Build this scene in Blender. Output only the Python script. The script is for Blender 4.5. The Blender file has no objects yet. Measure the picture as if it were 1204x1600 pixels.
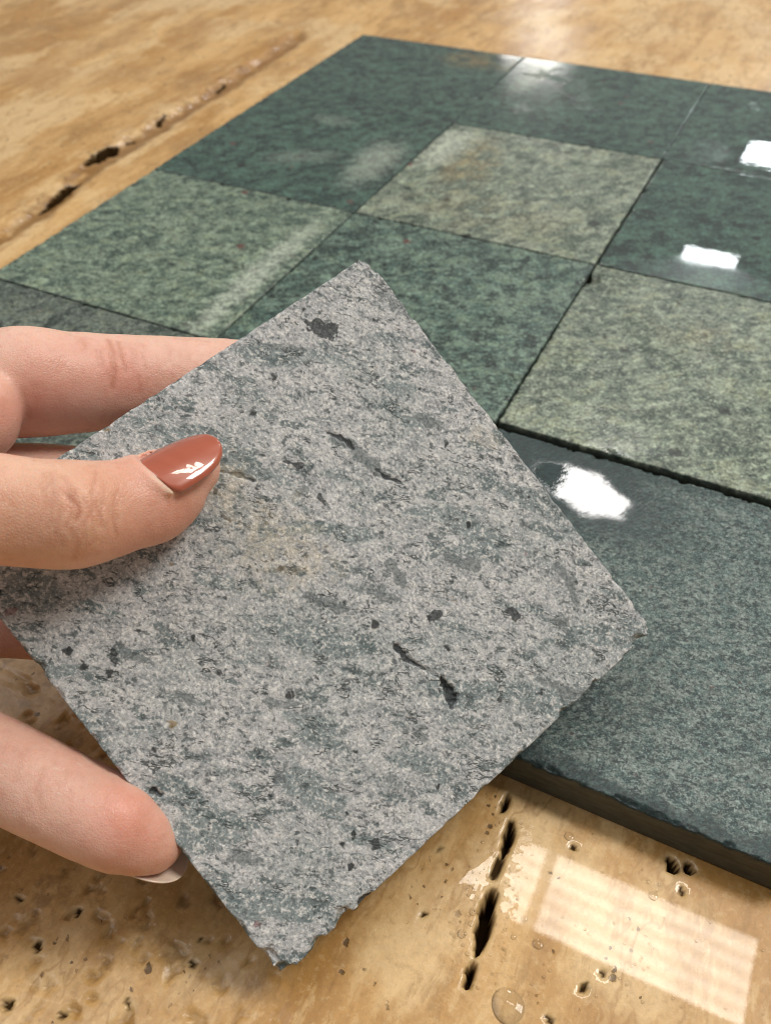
import bpy, math, random
import numpy as np
from mathutils import Vector, Matrix
from mathutils.bvhtree import BVHTree

random.seed(4)
scene = bpy.context.scene
COL = scene.collection

# ------------------------------------------------------------------ camera
CAM = np.array([0.2613458, -0.4907421, 0.1630549])
RX = np.array([0.8958283, 0.4440252, -0.0182548])      # picture right
DN = np.array([0.3042012, -0.6426406, -0.7031889])     # picture down
FW = np.array([-0.3239649, 0.6243834, -0.7107687])     # view direction
FPX = 1351.44                                          # focal length in photograph pixels (1204 x 1600)
cam_data = bpy.data.cameras.new("camera")
cam_data.sensor_fit = 'VERTICAL'
cam_data.sensor_height = 36.0
cam_data.sensor_width = 27.07
cam_data.lens = FPX / 1600 * 36.0
cam_data.clip_start = 0.01
cam_data.clip_end = 100
cam_data.dof.use_dof = True
cam_data.dof.focus_distance = 0.165
cam_data.dof.aperture_fstop = 25.0
cam = bpy.data.objects.new("camera", cam_data)
COL.objects.link(cam)
M = Matrix(((RX[0], -DN[0], -FW[0], CAM[0]), (RX[1], -DN[1], -FW[1], CAM[1]),
            (RX[2], -DN[2], -FW[2], CAM[2]), (0, 0, 0, 1)))
cam.matrix_world = M
scene.camera = cam

# ------------------------------------------------------------------ world and lamps (indoor showroom ceiling, plus two added lamps)
world = bpy.data.worlds.new("World")
scene.world = world
world.use_nodes = True
bg = world.node_tree.nodes["Background"]
bg.inputs[0].default_value = (1.0, 0.965, 0.925, 1)
bg.inputs[1].default_value = 0.22


def area_lamp(name, loc, sx, sy, radiance, color, rotz=0.0, ribs=False, rotx=0.0):
    ld = bpy.data.lights.new(name, 'AREA')
    ld.shape = 'RECTANGLE'
    ld.size, ld.size_y = sx, sy
    ld.color = color
    ld.energy = radiance * math.pi * sx * sy
    o = bpy.data.objects.new(name, ld)
    COL.objects.link(o)
    o.location = loc
    o.rotation_euler = (rotx, 0, rotz)
    if ribs:                                           # ribbed diffuser with one cross bar
        ld.use_nodes = True
        nt = ld.node_tree
        em = nt.nodes["Emission"]
        ge = nt.nodes.new("ShaderNodeNewGeometry")
        sp = nt.nodes.new("ShaderNodeSeparateXYZ")
        nt.links.new(ge.outputs["Parametric"], sp.inputs[0])

        def mt(op, a, b=None, c=None):
            n = nt.nodes.new("ShaderNodeMath")
            n.operation = op
            for i, v in enumerate((a, b, c)):
                if v is None:
                    continue
                if isinstance(v, (int, float)):
                    n.inputs[i].default_value = v
                else:
                    nt.links.new(v, n.inputs[i])
            return n.outputs[0]
        w = mt('SINE', mt('MULTIPLY', sp.outputs[1], 2 * math.pi * 5))
        rib = mt('MULTIPLY_ADD', w, 0.17, 0.86)
        bar = mt('SUBTRACT', 1.0, mt('MULTIPLY', mt('LESS_THAN', mt('ABSOLUTE', mt('SUBTRACT', sp.outputs[0], 0.262)), 0.022), 0.8))
        nt.links.new(mt('MULTIPLY', rib, bar), em.inputs[1])
    return o


area_lamp("ceiling_panel_near", (0.375, 0.585, 2.4), 0.80, 0.235, 21.0, (1.0, 0.93, 0.82), 0.02, True)
area_lamp("added_key_side", (1.50, 0.75, 2.4), 0.95, 0.9, 24.0, (1.0, 0.95, 0.88))  # added unseen lamp that strengthens the key light from the right
area_lamp("added_fill_left", (-1.5, -0.5, 2.5), 2.0, 2.0, 2.6, (1.0, 0.97, 0.94))  # added soft fill lamp, no known fixture, kept clear of the reflections
area_lamp("ceiling_panel_middle", (-0.13, 2.24, 2.4), 0.36, 0.26, 34.0, (1.0, 0.96, 0.93))
area_lamp("ceiling_panel_far", (-0.13, 4.42, 2.4), 0.30, 0.16, 30.0, (0.93, 0.97, 1.0))
area_lamp("ceiling_panel_far_left", (-2.25, 7.6, 2.4), 0.50, 0.8, 15.0, (1.0, 0.96, 0.90))
area_lamp("ceiling_panel_end", (0.0, 6.0, 2.4), 0.42, 0.34, 26.0, (0.90, 0.97, 1.0))

vs = scene.view_settings
scene.display_settings.display_device = 'sRGB'
vs.view_transform = 'Standard'
vs.look = 'None'
vs.exposure = 0.10
vs.gamma = 1.0
vs.use_curve_mapping = False
scene.cycles.filter_width = 1.05                         # crisp grain
scene.cycles.max_bounces = 6
scene.cycles.caustics_reflective = False
scene.cycles.caustics_refractive = False


# ------------------------------------------------------------------ numeric helpers
def ray(u, v):
    return RX * ((u - 602) / FPX) + DN * ((v - 800) / FPX) + FW


def at(u, v, depth):
    return CAM + ray(u, v) * depth


def on_z(u, v, z):
    d = ray(u, v)
    return CAM + d * ((z - CAM[2]) / d[2])


def _hash(ix, iy, iz, seed):
    h = (ix.astype(np.int64) * 374761393 + iy.astype(np.int64) * 668265263 + iz.astype(np.int64) * 2147483647 + seed * 974634777) & 0xffffffff
    h = ((h ^ (h >> 13)) * 1274126177) & 0xffffffff
    h = ((h ^ (h >> 16)) * 2246822519) & 0xffffffff
    return ((h ^ (h >> 15)) & 0xffffff).astype(np.float64) / 0xffffff


def vnoise(x, y, z=None, seed=0):
    """smooth value noise, 0..1"""
    x = np.asarray(x, float)
    y = np.asarray(y, float)
    z = np.zeros_like(x) if z is None else np.asarray(z, float)
    ix, iy, iz = np.floor(x), np.floor(y), np.floor(z)
    fx, fy, fz = x - ix, y - iy, z - iz
    fx, fy, fz = [f * f * f * (f * (f * 6 - 15) + 10) for f in (fx, fy, fz)]
    r = 0
    for dx in (0, 1):
        for dy in (0, 1):
            for dz in (0, 1):
                w = (fx if dx else 1 - fx) * (fy if dy else 1 - fy) * (fz if dz else 1 - fz)
                r = r + w * _hash(ix + dx, iy + dy, iz + dz, seed)
    return r


def fbm(x, y, z=None, octaves=4, seed=0, gain=0.5):
    a, s, t = 1.0, 0.0, 0.0
    f = 1.0
    for o in range(octaves):
        s = s + a * vnoise(np.asarray(x) * f, np.asarray(y) * f, None if z is None else np.asarray(z) * f, seed + o * 17)
        t += a
        a *= gain
        f *= 2.03
    return s / t


def sstep(a, b, x):
    t = np.clip((x - a) / (b - a), 0, 1)
    return t * t * (3 - 2 * t)


def poly_dist(px, py, pts):
    """distance from points to a polyline, and the running parameter 0..1 along it"""
    best = np.full(px.shape, 1e9)
    par = np.zeros(px.shape)
    n = len(pts) - 1
    for i in range(n):
        ax, ay = pts[i]
        bx, by = pts[i + 1]
        dx, dy = bx - ax, by - ay
        l2 = dx * dx + dy * dy + 1e-18
        t = np.clip(((px - ax) * dx + (py - ay) * dy) / l2, 0, 1)
        d = np.hypot(px - ax - t * dx, py - ay - t * dy)
        m = d < best
        best = np.where(m, d, best)
        par = np.where(m, (i + t) / n, par)
    return best, par


def mesh_object(name, verts, faces, mat, parent=None, smooth=True, attrs=None):
    me = bpy.data.meshes.new(name)
    verts = np.asarray(verts, np.float32)
    if isinstance(faces, np.ndarray):
        nf, k = faces.shape
        me.vertices.add(len(verts))
        me.vertices.foreach_set("co", verts.ravel())
        me.loops.add(nf * k)
        me.loops.foreach_set("vertex_index", faces.astype(np.int32).ravel())
        me.polygons.add(nf)
        me.polygons.foreach_set("loop_start", np.arange(0, nf * k, k, dtype=np.int32))
        me.update(calc_edges=True)
    else:
        me.from_pydata([tuple(map(float, v)) for v in verts], [], faces)
        me.update()
    if smooth:
        me.polygons.foreach_set("use_smooth", np.ones(len(me.polygons), bool))
    for k, a in (attrs or {}).items():
        at_ = me.attributes.new(k, 'FLOAT', 'POINT')
        at_.data.foreach_set("value", np.asarray(a, np.float32))
    if mat:
        me.materials.append(mat)
    o = bpy.data.objects.new(name, me)
    COL.objects.link(o)
    if parent is not None:
        o.parent = parent
    return o


def tag(o, label=None, cat=None, group=None, kind=None):
    for k, v in (("label", label), ("category", cat), ("group", group), ("kind", kind)):
        if v:
            o[k] = v
    return o


def grid_faces(nx, ny, off=0):
    i = np.arange(nx - 1)[:, None]
    j = np.arange(ny - 1)[None, :]
    a = (i * ny + j + off).ravel()
    b = ((i + 1) * ny + j + off).ravel()
    return np.stack([a, b, b + 1, a + 1], 1)


# ------------------------------------------------------------------ node helper
class NT:
    def __init__(self, name):
        self.mat = bpy.data.materials.new(name)
        self.mat.use_nodes = True
        self.t = self.mat.node_tree
        self.bsdf = self.t.nodes["Principled BSDF"]
        self.out = self.t.nodes["Material Output"]
        tc = self.t.nodes.new("ShaderNodeTexCoord")
        self.obj = tc.outputs["Object"]

    def set(self, node, sock, v):
        s = node.inputs[sock]
        if hasattr(v, "is_linked") or isinstance(v, bpy.types.NodeSocket):
            self.t.links.new(v, s)
        else:
            if isinstance(v, (tuple, list)) and len(v) == 3 and s.type == 'RGBA':
                v = (*v, 1)
            s.default_value = v

    def p(self, **kw):
        for k, v in kw.items():
            self.set(self.bsdf, k.replace("_", " "), v)

    def node(self, typ, **kw):
        n = self.t.nodes.new(typ)
        for k, v in kw.items():
            setattr(n, k, v)
        return n

    def math(self, op, a, b=None, c=None, clamp=False):
        n = self.node("ShaderNodeMath", operation=op, use_clamp=clamp)
        for i, v in enumerate((a, b, c)):
            if v is not None:
                self.set(n, i, v)
        return n.outputs[0]

    def map(self, vec, loc=(0, 0, 0), rot=(0, 0, 0), scale=(1, 1, 1)):
        n = self.node("ShaderNodeMapping")
        self.set(n, 0, vec)
        n.inputs[1].default_value = loc
        n.inputs[2].default_value = rot
        n.inputs[3].default_value = scale
        return n.outputs[0]

    def noise(self, vec, scale, detail=4.0, rough=0.55, dist=0.0, color=False):
        n = self.node("ShaderNodeTexNoise")
        self.set(n, "Vector", vec)
        n.inputs["Scale"].default_value = scale
        n.inputs["Detail"].default_value = detail
        n.inputs["Roughness"].default_value = rough
        n.inputs["Distortion"].default_value = dist
        return n.outputs["Color" if color else "Fac"]

    def voro(self, vec, scale, feature='F1', rnd=1.0, smooth=None):
        n = self.node("ShaderNodeTexVoronoi", feature=feature)
        self.set(n, "Vector", vec)
        n.inputs["Scale"].default_value = scale
        n.inputs["Randomness"].default_value = rnd
        return n

    def warp(self, vec, amount, scale, detail=2.0):
        c = self.noise(vec, scale, detail, color=True)
        s = self.node("ShaderNodeVectorMath", operation='SUBTRACT')
        self.set(s, 0, c)
        s.inputs[1].default_value = (0.5, 0.5, 0.5)
        m = self.node("ShaderNodeVectorMath", operation='MULTIPLY_ADD')
        self.set(m, 0, s.outputs[0])
        m.inputs[1].default_value = (amount, amount, amount)
        self.set(m, 2, vec)
        return m.outputs[0]

    def step(self, x, a, b):
        n = self.node("ShaderNodeMapRange", interpolation_type='SMOOTHSTEP')
        self.set(n, 0, x)
        lo, hi = (a, b) if a < b else (b, a)
        n.inputs[1].default_value = lo
        n.inputs[2].default_value = hi
        n.inputs[3].default_value = 0.0 if a < b else 1.0
        n.inputs[4].default_value = 1.0 if a < b else 0.0
        return n.outputs[0]

    def mix(self, fac, a, b, blend='MIX'):
        n = self.node("ShaderNodeMix", data_type='RGBA', blend_type=blend)
        self.set(n, 0, fac)
        self.set(n, 6, a)
        self.set(n, 7, b)
        return n.outputs[2]

    def grains(self, col, vec, scale, lo, hi):
        """single mineral grains: each cell a little lighter or darker than its neighbours"""
        v = self.voro(vec, scale)
        r = self.sep(v.outputs["Color"])[0]
        f = self.math('MULTIPLY_ADD', r, hi - lo, lo)
        c = self.node("ShaderNodeCombineXYZ")
        for i in range(3):
            self.set(c, i, f)
        return self.mix(1.0, col, c.outputs[0], 'MULTIPLY')

    def mul(self, a, b):
        return self.math('MULTIPLY', a, b)

    def attr(self, name):
        return self.node("ShaderNodeAttribute", attribute_name=name).outputs["Fac"]

    def sep(self, vec):
        n = self.node("ShaderNodeSeparateXYZ")
        self.set(n, 0, vec)
        return n.outputs

    def bump(self, height, strength, dist, normal=None):
        n = self.node("ShaderNodeBump")
        n.inputs["Strength"].default_value = strength
        n.inputs["Distance"].default_value = dist
        self.set(n, "Height", height)
        if normal is not None:
            self.set(n, "Normal", normal)
        return n.outputs[0]

    def ellipse(self, vec, cx, cy, rx, ry, ang=0.0, soft=0.5):
        """soft elliptical mask in the local x, y of vec"""
        m = self.map(vec, rot=(0, 0, 0), loc=(-cx, -cy, 0))
        m = self.map(m, rot=(0, 0, -ang))
        m = self.map(m, scale=(1 / rx, 1 / ry, 0))
        ln = self.node("ShaderNodeVectorMath", operation='LENGTH')
        self.set(ln, 0, m)
        return self.step(ln.outputs["Value"], 1.0 + soft, 1.0 - soft)


# ------------------------------------------------------------------ materials
def travertine_material():
    n = NT("travertine")
    P = n.obj
    w = n.warp(P, 0.009, 34, 4)
    band = n.map(w, scale=(1.0, 0.16, 1.0))
    b1 = n.noise(band, 28, 5, 0.55)
    b2 = n.noise(band, 95, 4, 0.6)
    cloud = n.noise(n.map(P, scale=(1, 0.6, 1)), 26, 6, 0.6)
    fine = n.noise(P, 520, 5, 0.72)
    col = n.mix(n.step(b1, 0.36, 0.62), (0.42, 0.220, 0.060), (0.63, 0.395, 0.160))
    col = n.mix(n.mul(n.step(b2, 0.50, 0.66), 0.55), col, (0.36, 0.180, 0.045))
    col = n.mix(n.mul(n.step(cloud, 0.50, 0.60), 0.75), col, (0.70, 0.495, 0.250))
    col = n.mix(n.mul(n.step(cloud, 0.47, 0.34), 0.65), col, (0.31, 0.160, 0.045))
    st = n.noise(n.map(w, scale=(1.0, 0.22, 1.0)), 260, 5, 0.65)
    col = n.mix(n.mul(n.step(st, 0.54, 0.64), 0.40), col, (0.70, 0.49, 0.235))
    col = n.mix(n.mul(n.step(st, 0.45, 0.36), 0.40), col, (0.30, 0.155, 0.045))
    # ochre, crumbly zone at the near left
    xyz = n.sep(P)
    zone = n.mul(n.step(xyz[0], 0.225, 0.175), n.step(xyz[1], -0.36, -0.41))
    och = n.noise(P, 140, 5, 0.62)
    och2 = n.noise(n.map(P, loc=(1.3, 0.4, 0)), 60, 5, 0.6)
    col = n.mix(n.mul(zone, n.step(och2, 0.42, 0.66)), col, (0.42, 0.235, 0.07))
    col = n.mix(n.mul(zone, n.mul(n.step(och, 0.54, 0.66), 0.60)), col, (0.24, 0.135, 0.05))
    # fine grain and pores
    col = n.mix(n.mul(n.step(fine, 0.53, 0.66), 0.26), col, (0.29, 0.155, 0.05))
    col = n.mix(n.mul(n.step(fine, 0.47, 0.36), 0.24), col, (0.74, 0.55, 0.30))
    pore = n.voro(n.warp(P, 0.006, 240, 5), 230)
    pm = n.mul(n.step(pore.outputs["Distance"], 0.24, 0.12), n.step(n.sep(pore.outputs["Color"])[0], 0.80, 0.84))
    pore2 = n.voro(n.warp(P, 0.003, 420, 4), 560)
    pm2 = n.mul(n.step(pore2.outputs["Distance"], 0.26, 0.14), n.mul(n.step(n.sep(pore2.outputs["Color"])[0], 0.72, 0.76), n.step(b2, 0.50, 0.58)))
    pm = n.math('MAXIMUM', pm, pm2)
    col = n.mix(n.mul(pm, 0.85), col, (0.075, 0.040, 0.014))
    # iron veins
    vein = n.noise(n.map(w, scale=(1, 0.35, 1)), 46, 5, 0.55)
    vm = n.step(n.math('ABSOLUTE', n.math('SUBTRACT', vein, 0.5)), 0.016, 0.0)
    col = n.mix(n.mul(vm, n.mul(n.step(cloud, 0.40, 0.60), 0.5)), col, (0.33, 0.165, 0.04))
    col = n.grains(col, n.warp(P, 0.0006, 1100, 2), 1500, 0.94, 1.05)
    # walls of the open holes
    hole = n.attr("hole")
    rim = n.attr("rim")
    col = n.mix(n.mul(rim, 0.5), col, (0.62, 0.45, 0.22))
    vb = n.attr("vein")
    col = n.mix(n.mul(vb, n.mul(n.step(n.math('ADD', st, n.mul(vb, 0.14)), 0.42, 0.58), 0.92)), col, (0.22, 0.105, 0.022))
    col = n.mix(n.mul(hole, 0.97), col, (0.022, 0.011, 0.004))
    # water film
    film = n.attr("film")
    nb = n.noise(P, 300, 4, 0.6)
    fm = n.step(n.math('ADD', film, n.mul(n.math('SUBTRACT', nb, 0.5), 0.9)), 0.47, 0.53)
    micro = n.noise(P, 900, 3, 0.6)
    wavy = n.noise(n.map(P, scale=(1, 1, 1)), 40, 2, 0.5)
    n.p(Base_Color=col)
    rough = n.math('ADD', n.mul(n.noise(P, 60, 3), 0.22), 0.30)
    n.p(Roughness=rough, IOR=1.45, Coat_IOR=1.33)
    base_n = n.bump(n.math('ADD', n.mul(fine, 0.7), n.mul(pm, -1.4)), 0.5, 0.0003)
    n.p(Normal=base_n)
    damp = n.math('MULTIPLY_ADD', n.step(n.noise(P, 22, 3), 0.40, 0.6), 0.45, 0.35)
    dryhole = n.math('SUBTRACT', 1.0, hole)
    n.p(Coat_Weight=n.mul(n.math('MAXIMUM', fm, damp), dryhole))
    n.p(Specular_IOR_Level=n.mul(dryhole, 0.5))
    n.p(Coat_Roughness=n.math('ADD', n.mul(n.math('SUBTRACT', 1.0, fm), 0.13), 0.012))
    cn_wet = n.bump(wavy, 0.035, 0.0006)
    cn_dry = n.bump(micro, 0.35, 0.00020)
    mx = n.node("ShaderNodeMix", data_type='VECTOR')
    n.set(mx, 0, fm)
    n.set(mx, 4, cn_dry)
    n.set(mx, 5, cn_wet)
    n.p(Coat_Normal=mx.outputs[1])
    return n.mat


def held_stone_material():
    n = NT("dry_grey_green_stone")
    P = n.obj
    R = n.map(P, rot=(0, 0, math.radians(-38)))           # bedding of the rock
    w = n.warp(R, 0.0020, 240, 2)
    bed = n.map(w, scale=(0.74, 1.0, 1.0))
    lens = n.map(w, scale=(0.40, 1.0, 1.0))
    g1 = n.noise(bed, 230, 6, 0.68)
    g2 = n.noise(bed, 700, 5, 0.70)
    g3 = n.noise(P, 1700, 3, 0.65)
    g4 = n.noise(n.map(bed, loc=(3.1, 0, 0)), 900, 4, 0.70)
    big = n.noise(n.map(R, scale=(0.7, 1, 1)), 40, 4, 0.55)
    pt = n.noise(n.map(lens, loc=(0.4, 1.7, 0)), 130, 3, 0.5)
    pt2 = n.noise(n.map(lens, loc=(2.4, 0.7, 0)), 330, 3, 0.5)
    col = n.mix(n.step(g1, 0.34, 0.62), (0.325, 0.342, 0.354), (0.505, 0.512, 0.514))
    col = n.mix(n.mul(n.step(big, 0.44, 0.62), 0.50), col, (0.285, 0.325, 0.325))
    # blue-green lenses with ragged borders
    col = n.mix(n.mul(n.step(n.math('ADD', pt, n.mul(n.math('SUBTRACT', g2, 0.5), 0.20)), 0.550, 0.585), 0.80), col, (0.185, 0.232, 0.238))
    col = n.mix(n.mul(n.step(n.math('ADD', pt2, n.mul(n.math('SUBTRACT', g2, 0.5), 0.20)), 0.585, 0.62), 0.82), col, (0.120, 0.160, 0.165))
    # pale crystals and rock flour
    col = n.mix(n.mul(n.step(g2, 0.53, 0.62), 0.75), col, (0.64, 0.635, 0.615))
    col = n.mix(n.mul(n.step(g3, 0.54, 0.63), 0.55), col, (0.80, 0.785, 0.76))
    # dark pin-specks, denser in patches
    dk = n.mul(n.step(g4, 0.535, 0.62), n.step(n.noise(R, 170, 4, 0.6), 0.42, 0.60))
    col = n.mix(n.mul(dk, 0.82), col, (0.060, 0.074, 0.078))
    col = n.mix(n.mul(n.step(g2, 0.445, 0.36), 0.80), col, (0.075, 0.096, 0.100))
    col = n.mix(n.mul(n.step(g3, 0.435, 0.36), 0.55), col, (0.095, 0.11, 0.115))
    sp = n.voro(n.warp(P, 0.0028, 520, 4), 260)
    spc = n.sep(sp.outputs["Color"])
    sd = n.math('SUBTRACT', sp.outputs["Distance"], n.mul(spc[1], 0.16))
    sm = n.step(sd, 0.14, 0.04)
    col = n.mix(n.mul(n.mul(sm, n.step(spc[0], 0.84, 0.86)), 0.92), col, (0.028, 0.032, 0.034))
    col = n.mix(n.mul(n.mul(sm, n.step(spc[0], 0.035, 0.02)), 0.7), col, (0.20, 0.105, 0.105))
    col = n.mix(n.mul(n.mul(sm, n.step(n.math('ABSOLUTE', n.math('SUBTRACT', spc[0], 0.5)), 0.012, 0.008)), 0.75), col, (0.25, 0.17, 0.065))
    # hairline cracks along the bedding
    hl = n.noise(n.map(w, scale=(0.40, 1.25, 1), loc=(0.7, 0.2, 0)), 130, 5, 0.62)
    hm = n.mul(n.step(n.math('ABSOLUTE', n.math('SUBTRACT', hl, 0.5)), 0.013, 0.003), n.step(n.noise(R, 150, 2), 0.52, 0.60))
    col = n.mix(n.mul(hm, 0.85), col, (0.060, 0.074, 0.074))
    # single fragments and stains that can be picked out
    rag = n.math('ADD', n.mul(n.math('SUBTRACT', g2, 0.5), 1.9), n.mul(n.math('SUBTRACT', g1, 0.5), 1.8))
    cm = n.step(n.math('ADD', n.attr("clast"), rag), 0.40, 0.62)
    col = n.mix(n.mul(cm, 0.80), col, n.mix(n.step(g3, 0.35, 0.7), (0.115, 0.138, 0.143), (0.215, 0.240, 0.245)))
    dm = n.step(n.math('ADD', n.attr("dark"), rag), 0.42, 0.58)
    col = n.mix(n.mul(dm, 0.92), col, n.mix(n.step(g3, 0.4, 0.7), (0.036, 0.042, 0.045), (0.095, 0.105, 0.11)))
    col = n.mix(n.mul(n.attr("ochre"), n.mul(n.step(g2, 0.35, 0.60), 0.50)), col, (0.58, 0.49, 0.33))
    # sawn rim: darker green where chipped
    rim = n.attr("rim")
    col = n.mix(n.mul(rim, n.step(n.noise(P, 330, 4), 0.47, 0.60)), col, (0.090, 0.125, 0.120))
    col = n.grains(col, n.warp(P, 0.0004, 1500, 2), 2300, 0.80, 1.17)
    n.p(Base_Color=col, Roughness=0.75, IOR=1.5)
    n.p(Specular_IOR_Level=0.30)
    h = n.math('ADD', n.mul(g2, 0.8), n.math('ADD', n.mul(g3, 0.6), n.mul(g1, 0.5)))
    h = n.math('SUBTRACT', h, n.mul(hm, 0.5))
    h = n.math('SUBTRACT', h, n.mul(dk, 0.25))
    n.p(Normal=n.bump(h, 0.85, 0.00030))
    return n.mat


def green_stone_material(k, pale, mid, dark, painted_sheen=(), gloss=0.5, film_rough=0.05, dry=0.0, speck=1.0, film_spots=(), rough_spots=(), rust=(), fine=1.0, contrast=1.0, wave=1.0, yellow=1.0, damp_spots=(), grain=1.0, dry_rough=0.0, film_soft=0.42, ripple=0.0):
    n = NT("green_stone")
    o = Vector((k * 0.613, k * 0.291, k * 0.177))
    P0 = n.obj
    P = n.map(P0, loc=o)
    w = n.warp(P, 0.0015 / fine, 160 * fine, 2)
    R = n.map(w, rot=(0, 0, math.radians(-28 + (k * 37) % 46 - 23)))
    fine = fine * (0.72 + 0.06 * ((k * 5) % 6))
    bed = n.map(R, scale=(0.72, 1, 1))
    g1 = n.noise(bed, 120 * fine, 6, 0.68)
    g2 = n.noise(bed, 380 * fine, 5, 0.70)
    g3 = n.noise(P, 1000 * max(1.0, fine * 0.8), 3, 0.65)
    g4 = n.noise(n.map(bed, loc=(1.9, 0.3, 0)), 190 * fine, 6, 0.68)
    big = n.noise(P, 22, 3, 0.5)
    hi = tuple(min(1, c * 1.55) for c in pale)
    yel = (pale[0] * 1.22, pale[1] * 1.18, pale[2] * 1.0)
    col = n.mix(n.step(g1, 0.43, 0.56), mid, pale)
    col = n.mix(n.mul(n.step(big, 0.44, 0.66), 0.40), col, mid)
    col = n.mix(n.mul(n.step(g4, 0.545, 0.59), 0.60 * yellow), col, yel)
    col = n.mix(n.mul(n.step(g4, 0.465, 0.425), 0.88 * contrast), col, dark)
    col = n.mix(n.mul(n.step(g2, 0.465, 0.39), 0.90 * contrast), col, dark)
    col = n.mix(n.mul(n.step(g2, 0.54, 0.62), 0.65), col, hi)
    col = n.mix(n.mul(n.step(g3, 0.54, 0.63), 0.55), col, hi)
    col = n.mix(n.mul(n.step(g3, 0.455, 0.38), 0.65 * contrast), col, dark)
    sp = n.voro(n.warp(P, 0.005, 300, 5), 125 * fine)
    sc = n.sep(sp.outputs["Color"])
    sd = n.math('SUBTRACT', sp.outputs["Distance"], n.mul(sc[1], 0.16))
    sm = n.step(sd, 0.12, 0.03)
    col = n.mix(n.mul(n.mul(sm, n.step(sc[0], 0.66, 0.68)), 0.88 * speck), col, tuple(c * 0.30 for c in dark))
    col = n.mix(n.mul(n.mul(sm, n.step(sc[0], 0.075, 0.065)), 0.75 * speck), col, (0.12, 0.032, 0.028))
    for (cx, cy, rx, ry, a, amt) in rust:
        m = n.ellipse(n.warp(P0, 0.012, 90), cx, cy, rx, ry, a, 0.7)
        col = n.mix(n.mul(n.mul(m, n.step(g1, 0.38, 0.58)), amt), col, (0.24, 0.16, 0.05))
    for (cx, cy, rx, ry, a, amt) in painted_sheen:  # pale reflections off the wet film, painted into the base colour
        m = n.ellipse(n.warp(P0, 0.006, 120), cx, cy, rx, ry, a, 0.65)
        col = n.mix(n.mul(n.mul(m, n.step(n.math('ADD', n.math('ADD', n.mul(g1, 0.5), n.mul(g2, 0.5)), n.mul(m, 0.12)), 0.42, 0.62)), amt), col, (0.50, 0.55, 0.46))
    for (cx, cy, rx, ry, a, amt) in damp_spots:          # stone soaked darker
        m = n.ellipse(n.warp(P0, 0.008, 170, 5), cx, cy, rx, ry, a, 0.5)
        col = n.mix(n.mul(m, amt), col, n.mix(n.step(g2, 0.42, 0.6), tuple(c * 0.8 for c in dark), (mid[0] * 0.30, mid[1] * 0.46, mid[2] * 0.46)))
    col = n.grains(col, n.warp(P, 0.0006, 1100, 2), 1150 if fine < 2 else 2100, 0.55, 1.40)
    rim = n.attr("rim")
    col = n.mix(n.mul(rim, 0.7), col, tuple(c * 0.55 for c in dark))
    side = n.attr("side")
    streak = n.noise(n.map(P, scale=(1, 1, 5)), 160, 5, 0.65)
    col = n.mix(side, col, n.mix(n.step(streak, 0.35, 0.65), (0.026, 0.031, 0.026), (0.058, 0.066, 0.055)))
    n.p(Base_Color=col)
    # water film: smooth where it stands, bumpy and broken elsewhere
    fn = n.noise(P, 34, 4, 0.55)
    film = n.step(fn, 0.66 - 0.46 * gloss, 0.78 - 0.46 * gloss)
    if dry:
        film = n.mul(film, 1.0 - dry)
    for (cx, cy, rx, ry, a) in film_spots:
        m = n.ellipse(n.warp(P0, 0.009, 130, 5), cx, cy, rx, ry, a, film_soft)
        film = n.math('MAXIMUM', film, m)
    film = n.mul(film, n.math('SUBTRACT', 1.0, side))
    extra = 0.0
    for (cx, cy, rx, ry, a, rv) in rough_spots:
        m = n.ellipse(n.warp(P0, 0.010, 110, 4), cx, cy, rx, ry, a, 0.35)
        extra = n.math('ADD', n.mul(m, rv), extra)
    saw = n.node("ShaderNodeTexWave", wave_type='BANDS')
    n.set(saw, 0, n.map(P0, rot=(0, 0, math.radians(28))))
    saw.inputs["Scale"].default_value = 260
    saw.inputs["Distortion"].default_value = 2.5
    saw.inputs["Detail"].default_value = 2
    h = n.math('ADD', n.mul(g2, 0.8), n.math('ADD', n.mul(g3, 0.6), n.mul(saw.outputs["Fac"], 0.15)))
    bn = n.bump(h, 0.6, 0.00026)
    n.p(Normal=bn, Roughness=0.5, IOR=1.45, Coat_IOR=1.33)
    inv = n.math('SUBTRACT', 1.0, film)
    n.p(Coat_Weight=n.math('SUBTRACT', 1.0, n.mul(inv, 0.35 + 0.45 * dry)))
    n.p(Coat_Roughness=n.math('ADD', n.math('ADD', n.mul(n.mul(inv, inv), dry_rough or 0.16), film_rough), extra))
    cb = n.bump(h, 0.55 * grain, 0.00022)
    cw = n.bump(n.math('ADD', n.noise(P, 60, 2, 0.5), n.mul(n.noise(P, 520, 2, 0.5), 0.22 * ripple)), 0.025 * wave, 0.0008)
    mx = n.node("ShaderNodeMix", data_type='VECTOR')
    n.set(mx, 0, n.step(film, 0.45, 0.95))
    n.set(mx, 4, cb)
    n.set(mx, 5, cw)
    n.p(Coat_Normal=mx.outputs[1])
    return n.mat


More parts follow.
